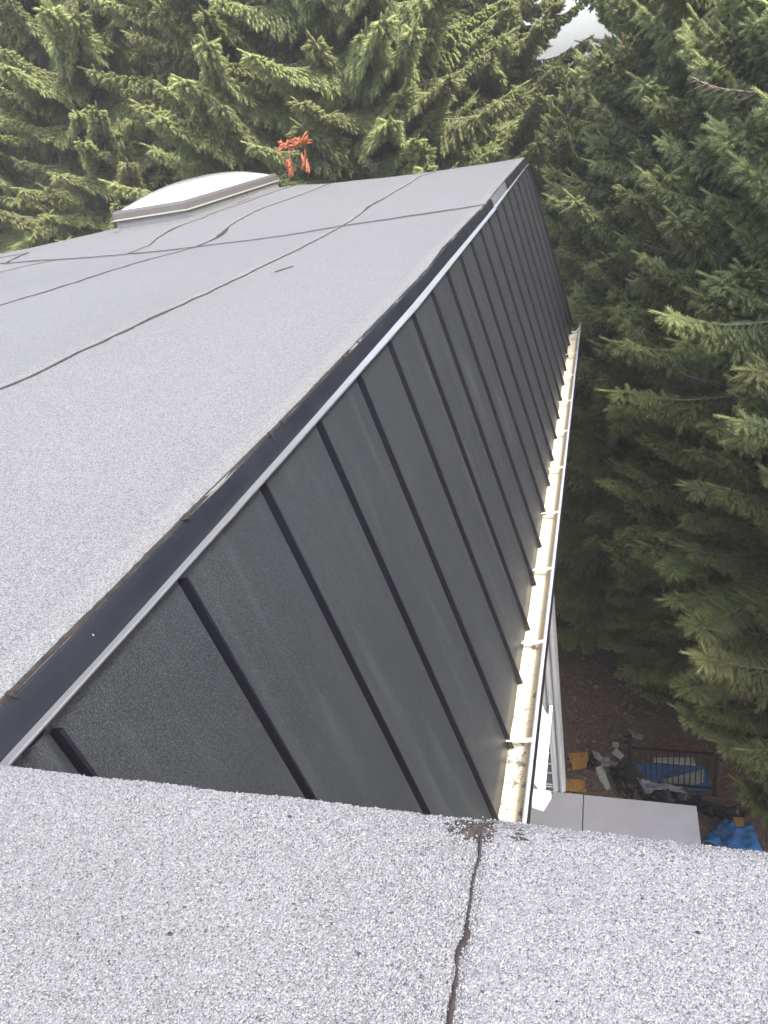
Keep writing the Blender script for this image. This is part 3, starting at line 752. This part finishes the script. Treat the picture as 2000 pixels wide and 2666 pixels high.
# ------------------------------------------------------------------ spruces
def tube(pts, rad, sides=5):
    pts = np.array(pts, float); n = len(pts); rad = np.array(rad, float)
    t = np.gradient(pts, axis=0); t /= np.linalg.norm(t, axis=1)[:, None]+1e-9
    a = np.cross(t, np.array([.3, .9, .31])); a /= np.linalg.norm(a, axis=1)[:, None]+1e-9; b = np.cross(t, a)
    V = []
    for k in range(sides):
        th = 2*math.pi*k/sides; V.append(pts+(a*math.cos(th)+b*math.sin(th))*rad[:, None])
    V = np.stack(V, 1).reshape(-1, 3); F = []
    for i in range(n-1):
        for k in range(sides):
            a0 = i*sides+k; b0 = i*sides+(k+1) % sides
            F.append((a0, b0, b0+sides)); F.append((a0, b0+sides, a0+sides))
    return V, np.array(F)
def shoot_template(seed, nneed):
    r = np.random.default_rng(seed); V, F = [], []
    # spindle core, three sided
    for x, q in ((0, .25), (.22, .58), (.78, .55)):
        for k in range(3): th = k*2.094; V.append((x, q*math.cos(th), q*math.sin(th)))
    V.append((1.04, 0, 0))
    for i in range(2):
        for k in range(3):
            a = i*3+k; b = i*3+(k+1) % 3; F += [(a, b, b+3), (a, b+3, a+3)]
    for k in range(3): F.append((6+k, 6+(k+1) % 3, 9))
    for i in range(nneed):
        t = (i+.5)/nneed; th = i*2.39996+r.uniform(-.3, .3); rr = (1.0 if t < .85 else .7)*r.uniform(.75, 1.15)
        x0 = t*.96; c, s = math.cos(th), math.sin(th); w = .085
        o = len(V); V += [(x0-.045, c*.2-s*w, s*.2+c*w), (x0+.05, c*.2+s*w, s*.2-c*w), (x0+.17+.06*r.uniform(), c*rr, s*rr)]
        F.append((o, o+1, o+2))
    return np.array(V), np.array(F)
TPL = [shoot_template(i, 30) for i in range(3)]; TPL_LOW = [shoot_template(9, 8)]
def bake_shoots(base, d, ln, wd, tint, tpls):
    base, d = np.array(base), np.array(d); d /= np.linalg.norm(d, axis=1)[:, None]; ln, wd, tint = map(np.array, (ln, wd, tint))
    up_ = np.array([0, 0, 1.0]); a = np.cross(d, up_+rng.normal(0, .3, (len(d), 3))); a /= np.linalg.norm(a, axis=1)[:, None]+1e-9; b = np.cross(d, a)
    Vs, Fs, Ts, o = [], [], [], 0
    idx = rng.integers(0, len(tpls), len(base))
    for k, (tv, tf) in enumerate(tpls):
        m = idx == k; n = m.sum()
        if not n: continue
        P = base[m][:, None]+d[m][:, None]*(tv[None, :, :1]*ln[m][:, None, None])+(a[m][:, None]*tv[None, :, 1:2]+b[m][:, None]*tv[None, :, 2:3])*wd[m][:, None, None]
        F = (tf[None]+(np.arange(n)*len(tv))[:, None, None]).reshape(-1, 3)+o
        Tt = np.clip(tint[m][:, None]*(.55+.45*tv[None, :, 0])+.12*(np.hypot(tv[:, 1], tv[:, 2])[None] > .6), 0, 1)
        Vs.append(P.reshape(-1, 3)); Fs.append(F); Ts.append(Tt.ravel()); o += n*len(tv)
    return np.concatenate(Vs), np.concatenate(Fs), np.concatenate(Ts)
def make_branch(name, L, seed, hang, low=False, dead=False, mat='needles', p0=-12, p1=38):
    r = np.random.default_rng(seed); n = 24
    P = [np.zeros(3)]; yaw = 0
    for i in range(n-1):
        s = i/(n-1); pit = R(p0+(p1-p0)*s**1.8+r.normal(0, 3)); yaw += r.normal(0, .035)
        P.append(P[-1]+np.array([math.cos(pit)*math.cos(yaw), math.cos(pit)*math.sin(yaw), math.sin(pit)])*L/(n-1))
    P = np.array(P); rad = .016*L/3*(1-np.linspace(0, 1, n))**.8+.004
    wood = [tube(P, rad, 5)]; B, D, LN, WD, TI = [], [], [], [], []
    step = .078 if not low else .16
    npos = int(L/step)
    for i in range(npos):
        for side in (-1, 1):
            s = (.10+.88*(i+.5+r.uniform(-.3, .3))/npos); s = min(s, .985)
            if s < .22 and r.uniform() < .5: continue
            k = s*(n-1); k0 = int(k); p = P[k0]+(P[min(k0+1, n-1)]-P[k0])*(k-k0)
            f = P[min(k0+1, n-1)]-P[k0]; f /= np.linalg.norm(f)
            sd = np.cross(f, [0, 0, 1]); sd /= np.linalg.norm(sd); sd *= -side
            env = (.35+.65*math.sin(math.pi*min(1, s*1.15)**.8))*(1-s)**.55
            ls = max(.10, L*.30*env*r.uniform(.6, 1.25)); hg = hang*r.uniform(.6, 1.4)*(1-.75*s**2)
            m = max(3, int(ls/.082)); q = p.copy(); dd = f*.75+sd*.75; pts = [q.copy()]
            for j in range(m):
                t = (j+1)/m; dj = dd+np.array([0, 0, -1.0])*hg*t**.8+r.normal(0, .07, 3)
                if hg < .25: dj = dj+np.array([0, 0, .25*t])
                dj /= np.linalg.norm(dj); q = q+dj*ls/m; pts.append(q.copy())
                if dead and r.uniform() < .3: continue
                sp = np.cross(dj, sd+r.normal(0, .25, 3)); sp /= np.linalg.norm(sp)+1e-9; lat = np.cross(dj, sp)
                if not dead:
                    fac = 1.35-.6*t
                    for s2 in (-1, 1):
                        if low and r.uniform() < .35: continue
                        dv = dj*.8+lat*s2*.62+sp*r.normal(0, .22)+np.array([0, 0, -.28*min(1, hg)])
                        B.append(q-dj*.01); D.append(dv); l = (.12+.075*r.uniform())*fac*(1.35 if low else 1.0); LN.append(l)
                        WD.append((.036+.010*r.uniform())*(1.4 if low else 1.0)); TI.append(np.clip(.10+.75*s**1.5*r.uniform(.4, 1.2)+.25*t*r.uniform(), 0, 1))
                    B.append(pts[-2]); D.append(dj); LN.append(ls/m*1.35); WD.append(.034*(1.3 if low else 1)); TI.append(.15+.4*s*t)
                elif r.uniform() < .6:
                    l = r.uniform(.05, .16); e = q+(dj*.6+lat*r.choice([-1, 1])*.7+np.array([0, 0, -.2]))*l
                    wood.append(tube([q, (q+e)/2+r.normal(0, .006, 3), e], [.0028, .0022, .001], 3))
            if not dead:
                B.append(pts[-1]); D.append(pts[-1]-pts[-2]); LN.append(.16*(1.2 if low else 1)); WD.append(.038*(1.3 if low else 1)); TI.append(min(1, .35+.5*s*r.uniform(.5, 1.2)))
            if not low: wood.append(tube(np.array(pts)[::2] if len(pts) > 4 else pts, np.linspace(.0045, .0016, len(np.array(pts)[::2] if len(pts) > 4 else pts)), 3))
    # leader
    if not dead:
        for j in range(12):
            s = .80+.2*j/12; k = s*(n-1); k0 = min(int(k), n-2); p = P[k0]+(P[k0+1]-P[k0])*(k-k0)
            B.append(p); D.append(P[k0+1]-P[k0]+r.normal(0, .02, 3)); LN.append(.12); WD.append(.034); TI.append(.9)
        B.append(P[-1]); D.append(P[-1]-P[-2]); LN.append(.24); WD.append(.028); TI.append(1)
    Vs, Fs, o = [], [], 0
    for v, f in wood: Vs.append(v); Fs.append(f+o); o += len(v)
    nw = sum(len(f) for f in Fs); tint = [np.zeros(o)]
    if B:
        v, f, t = bake_shoots(B, D, LN, WD, TI, TPL_LOW if low else TPL); Vs.append(v); Fs.append(f+o); tint.append(t)
    V = np.concatenate(Vs); F = np.concatenate(Fs)
    me = mesh(name, V, F); me.materials.append(M['deadwood']); me.materials.append(M[mat])
    mi = np.zeros(len(F), np.int32); mi[nw:] = 1; me.polygons.foreach_set('material_index', mi)
    at = me.attributes.new('tint', 'FLOAT', 'POINT'); at.data.foreach_set('value', np.concatenate(tint).astype(np.float32))
    return me
LONG = [make_branch('branch', 3.0, 10+i, h) for i, h in enumerate((1.7, 2.8, 1.2, 2.2))]
MID = [make_branch('branch', 2.0, 20+i, h, p0=0, p1=52) for i, h in enumerate((1.2, 2.2, .6))]
SHORT = [make_branch('branch', 1.1, 30+i, h, p0=18, p1=55) for i, h in enumerate((.3, .8))]
DEEP = [make_branch('branch', 3.0, 40+i, h, mat='needles_deep') for i, h in enumerate((1.4, 2.4))]
FAR = [make_branch('branch', 3.0, 50+i, h, low=True, mat=mt) for i, (h, mt) in enumerate(((1.6, 'needles_deep'), (1.1, 'needles')))]
DEADB = [make_branch('dead_branch', 2.2, 60+i, 1.0, dead=True) for i in range(2)]
print('tris per branch', [len(m.polygons) for m in LONG+MID+SHORT+DEEP+FAR+DEADB])

V, F = [], []
for j in range(9):
    for i in range(7): V.append(((.022*math.sin(math.pi*(j+.4)/9.2)+.003*(j % 2))*math.cos(i*.8976), (.022*math.sin(math.pi*(j+.4)/9.2)+.003*(j % 2))*math.sin(i*.8976), -.15*j/8))
for j in range(8):
    for i in range(7): F.append((j*7+i, j*7+(i+1) % 7, (j+1)*7+(i+1) % 7, (j+1)*7+i))
CONE = mesh('cone', V, F, M['cone'], True)
def spruce(x, y, top, label, spread=2.9, dens=1.0, zmin=-6.0, kind='near', seed=0, dz0=-3, dz1=6, group='spruce trees around the house', avoid=None, lean=0):
    r = np.random.default_rng(1000+seed); t = thing('spruce_tree', label, 'tree', (x, y, G), group)
    Hh = top-G; pts = [(lean*(h/Hh)**2+.04*math.sin(h*.6+seed), .04*math.cos(h*.5+seed), h) for h in np.linspace(0, Hh, 18)]
    v, f = tube(pts, [.02+.0115*(Hh-p[2]) for p in pts], 9); obj('trunk', mesh('trunk', v, f, M['bark'], True), t)
    z = top-.15; nb = 0
    while z > zmin:
        dt = top-z; Lb = min(spread, .18+.42*dt)*(1 if z > zmin+1.5 else .85)
        infocus = dz0 < z < dz1
        nbr = ((7 if x > .5 else 6) if infocus else 3) if kind != 'far' else 4
        ph = r.uniform(0, 6.28)
        for k in range(nbr):
            az = ph+k*6.283/nbr+r.uniform(-.35, .35); L_ = Lb*r.uniform(.7, 1.12)
            if avoid and not avoid(az, L_, z): continue
            if kind == 'far': me, l0 = FAR[r.integers(0, 2)], 3.0
            elif kind == 'deep': me, l0 = DEEP[r.integers(0, 2)], 3.0
            elif L_ > 2.2: me, l0 = LONG[r.integers(0, 4)], 3.0
            elif L_ > 1.35: me, l0 = MID[r.integers(0, 3)], 2.0
            else: me, l0 = SHORT[r.integers(0, 2)], 1.1
            if kind == 'near' and L_ > 2.2 and r.uniform() < .25: me, l0 = DEEP[r.integers(0, 2)], 3.0
            sc = L_/l0; o = bpy.data.objects.new('branch', me); COL.objects.link(o); o.parent = t
            o.location = (lean*((z-G)/Hh)**2, 0, z-G+r.uniform(-.12, .12))
            tilt = R(-6+10*max(0, 1-dt/4)-4*min(1, dt/9))+r.normal(0, .09)
            o.rotation_euler = (r.normal(0, .12), -tilt, az); o.scale = (sc, sc*r.uniform(.85, 1.15), sc*r.uniform(.9, 1.1)); nb += 1
        z -= (.22 if infocus else .55)/dens*r.uniform(.8, 1.2)*(1.5 if kind == 'far' else 1)
    nd = 0 if kind == 'far' else (16 if x > 1.2 and kind == 'near' else 7)
    for k in range(nd):
        az = r.uniform(0, 6.28); zz = r.uniform(zmin-.3, min(2.0, top-2.5)); Ld = r.uniform(.75, 1.15)
        if avoid and not avoid(az, 2.2*Ld, zz): continue
        o = bpy.data.objects.new('dead_branch', DEADB[k % 2]); COL.objects.link(o); o.parent = t
        o.location = (0, 0, zz-G); o.rotation_euler = (r.uniform(-1, 1), R(r.uniform(-5, 15)), az); o.scale = (Ld,)*3
    if kind == 'near' and top > 4:
        for k in range(7):
            az = r.uniform(3.3, 6.1); q = r.uniform(.75, .95)*min(spread, 2.2); zz = r.uniform(-1.0, 3.2)
            o = bpy.data.objects.new('cone', CONE); COL.objects.link(o); o.parent = t
            o.location = (q*math.cos(az), q*math.sin(az), zz-G-.1); o.rotation_euler = (r.normal(0, .15), r.normal(0, .15), az)
    return t
def av_house(tx, ty):
    """keep branches out of the house"""
    def f(az, L_, z):
        ex, ey = tx+math.cos(az)*(L_+.15), ty+math.sin(az)*(L_+.15)
        if z > 1.2: return True
        return not (ex < .75 and ey < 10.6)
    return f
T = [  # behind the flat roof, left to right
    (-15.2, 13.0, 9.0, 'near', 2.9, 'leftmost spruce behind the flat roof, deep green at the frame edge'),
    (-11.9, 13.4, 8.5, 'near', 2.9, 'large green spruce behind the flat roof, left of the skylight'),
    (-9.0, 14.1, 9.5, 'near', 2.8, 'tall spruce with upturned pale tips just left behind the skylight'),
    (-5.2, 13.9, 8.8, 'near', 2.9, 'pale green spruce directly behind the right end of the skylight'),
    (-3.0, 13.4, 8.2, 'near', 2.6, 'bright yellow-green spruce behind the middle of the far roof edge'),
    (-1.55, 16.6, 6.8, 'near', 2.75, 'slender spruce left of the sky gap behind the roof corner'),
    # right of the house
    (2.75, 16.0, 7.5, 'near', 2.6, 'spruce right of the sky gap, standing farther back beyond the roof corner'),
    (1.9, 11.9, 3.0, 'near', 3.0, 'lower spruce just right of the gutter with boughs down to the ground'),
    (2.95, 9.2, 2.6, 'near', 2.45, 'bushy spruce between the gutter and the close spruce, its boughs touching the gutter line'),
    (2.7, 10.7, 1.5, 'near', 2.5, 'low spruce beside the gutter with boughs just above the rubble'),
    (1.15, 11.0, -1.0, 'near', 2.1, 'dark low spruce close to the house wall beyond the rubble'),
    (.35, 14.6, .9, 'near', 2.2, 'short spruce right behind the far roof corner under the sky gap'),
    (-.9, 18.2, 1.5, 'near', 2.4, 'small spruce top showing in the sky gap'),
    (3.2, 11.4, 6.5, 'near', 2.8, 'spruce beyond the far end of the gutter with long drooping boughs'),
    (4.0, 7.6, 4.6, 'near', 2.9, 'close spruce right of the gutter whose boughs hang over the fence panel'),
    (5.6, 9.8, 6.0, 'near', 3.0, 'spruce at the right frame edge behind the close bough'),
    (3.1, 13.9, 5.2, 'near', 2.3, 'dark-stemmed spruce close behind the one at the far end of the gutter'),
    (4.38, 5.6, 3.6, 'near', 2.5, 'close spruce whose boughs cross the right end of the fence panel'),
    (5.0, 12.6, 7.0, 'near', 3.0, 'spruce high in the right upper corner, second row from the gutter'),
    (4.9, 4.0, 3.0, 'near', 2.4, 'nearest spruce at the lower right, reaching in from outside the frame'),
]
for i, (x, y, top, kind, spr, lab) in enumerate(T):
    right = x > .5
    spruce(x, y, top, lab, spr, 1.0, (-8.6 if y > 9.5 else -5.9 if y == 9.2 else -7.4 if y < 6 else -6.2) if right else -5, kind, i, -8.8 if right else -2.2, 3.0 if right else 5.5, avoid=av_house(x, y))
BG = [(-19, 18), (-16.3, 19.5), (-13.6, 18.2), (-10.6, 18.8), (-7.2, 18.4), (-4.9, 19.6), (3.1, 21), (3.9, 18.4), (6.3, 15.5), (8.6, 12.5),
      (-21, 25), (-16, 26), (-11.5, 25), (-7, 26.5), (-3.9, 25), (4.3, 25.5), (7.5, 23), (-1.4, 25), (10, 18), (.3, 22), (-2.4, 31), (.6, 30), (3, 33), (-26, 33), (-18, 34), (-12, 33), (-6.5, 35), (8, 31), (12, 25)]
ORD = 'first second third fourth fifth sixth seventh eighth ninth tenth eleventh twelfth thirteenth fourteenth fifteenth sixteenth seventeenth eighteenth nineteenth twentieth twenty-first twenty-second twenty-third twenty-fourth twenty-fifth twenty-sixth twenty-seventh twenty-eighth twenty-ninth thirtieth'.split()
BG.sort(key=lambda p: math.atan2(p[0]-CAM.x, p[1]-CAM.y))
for i, (x, y) in enumerate(BG):
    topz = 10 if not (-3.2 < x < 1) else 1.0+.03*(y-20)
    if x == 3.1: topz = 7
    spruce(x, y, topz, 'deep forest spruce behind the front trees, %s counted from the left' % ORD[i], 3.2, .8, -6.5 if x > 0 else -3, 'far' if y > 17 else 'deep', 50+i, -7, 9, group='forest spruces behind')
# far-off wood closing the gaps between the trunks
V, F = [], []
rf = np.random.default_rng(77)
for k in range(420):
    a = rf.uniform(-1.05, .45); d = rf.uniform(60, 110); cxx, cyy = d*math.sin(a), d*math.cos(a); top_ = rf.uniform(7, 12) if abs(math.degrees(a)+2.2) > 7 else rf.uniform(-1.0, 1.2)
    hh = top_-G; m_ = 9
    for lv in range(9):
        z0 = G+hh*(.06+.94*lv/9); rr = 2.6*(1-lv/9)+.15; o = len(V); ph = rf.uniform(0, 6)
        V.append((cxx, cyy, z0+hh/9*1.5))
        for j in range(m_*2):
            q = ph+math.pi*j/m_; r_ = rr*(1 if j % 2 else .55)*rf.uniform(.8, 1.2); V.append((cxx+r_*math.cos(q), cyy+r_*math.sin(q), z0-.3*rf.uniform(0, 1)*(j % 2)))
        for j in range(m_*2): F.append((o, o+1+j, o+1+(j+1) % (m_*2)))
me = mesh('far_wood', V, F, M['needles_deep']); obj('far_wood', me, None, kind='stuff')
# fallen twigs
V, F, o = [], [], 0
for k in range(900):
    x, y = rf.uniform(-.3, 4.5), rf.uniform(7, 14.5); a = rf.uniform(0, 6.28); l = rf.uniform(.08, .45)
    v, f = tube([(x, y, G+.01), (x+l/2*math.cos(a), y+l/2*math.sin(a), G+.03+.03*rf.uniform()), (x+l*math.cos(a+.2), y+l*math.sin(a+.2), G+.015)], [.006, .005, .003], 3)
    V.append(v); F.append(f+o); o += len(v)
part('fallen_twigs', np.concatenate(V), np.concatenate(F), M['deadwood'], None, False, kind='stuff')
# orange dead spray and cones
r = np.random.default_rng(3)
def spray(loc, name, mat, n, label):
    B, D, LN, WD, TI = [], [], [], [], []
    for i in range(n):
        a = r.uniform(0, 6.28); cl = i % 2
        if i < n*.6: B.append(np.array([-.14+.28*cl, 0, .16])+r.normal(0, .02, 3)); D.append(np.array([math.cos(a), .5*math.sin(a), r.uniform(-.5, .8)])); LN.append(r.uniform(.12, .19))
        else: B.append(np.array([-.15+.28*cl, 0, .08-.24*r.uniform()])+r.normal(0, .02, 3)); D.append(np.array([r.normal(0, .3), r.normal(0, .2), -1.0])); LN.append(.14)
        WD.append(.024); TI.append(.5)
    v, f, t = bake_shoots(B, D, LN, WD, TI, TPL); me = mesh(name, v, f, mat)
    wv, wf = tube([(.55, 2.35, .9), (.3, 1.2, .35), (.05, .3, .14), (0, .1, .16), (-.1, 0, .12), (-.12, 0, -.1)], [.02, .015, .01, .008, .006, .004], 4)
    o = obj(name, me, None, label=label, category='dead twig'); o.location = loc
    obj('twig', mesh('twig', wv, wf, M['deadwood']), o)
spray((-3.62, 11.05, .60), 'dead_twig', M['dead'], 46, 'bright orange dead spruce spray hanging behind the roof edge right of the skylight')

# ------------------------------------------------------------------ haze
hz = MB('pale_haze'); hz.t.nodes.remove(hz.b)
pv = hz.n('VolumePrincipled'); pv.inputs['Density'].default_value = .0025; pv.inputs['Color'].default_value = (.95, .97, 1, 1); pv.inputs['Anisotropy'].default_value = .2
hz.l(pv.outputs[0], hz.t.nodes['Material Output'].inputs['Volume'])
v, f = boxv((-120, -30, -11.2), (120, 130, 13.5)); part('haze', v, f, hz.m, None, kind='stuff')
SC.cycles.volume_bounces = 1
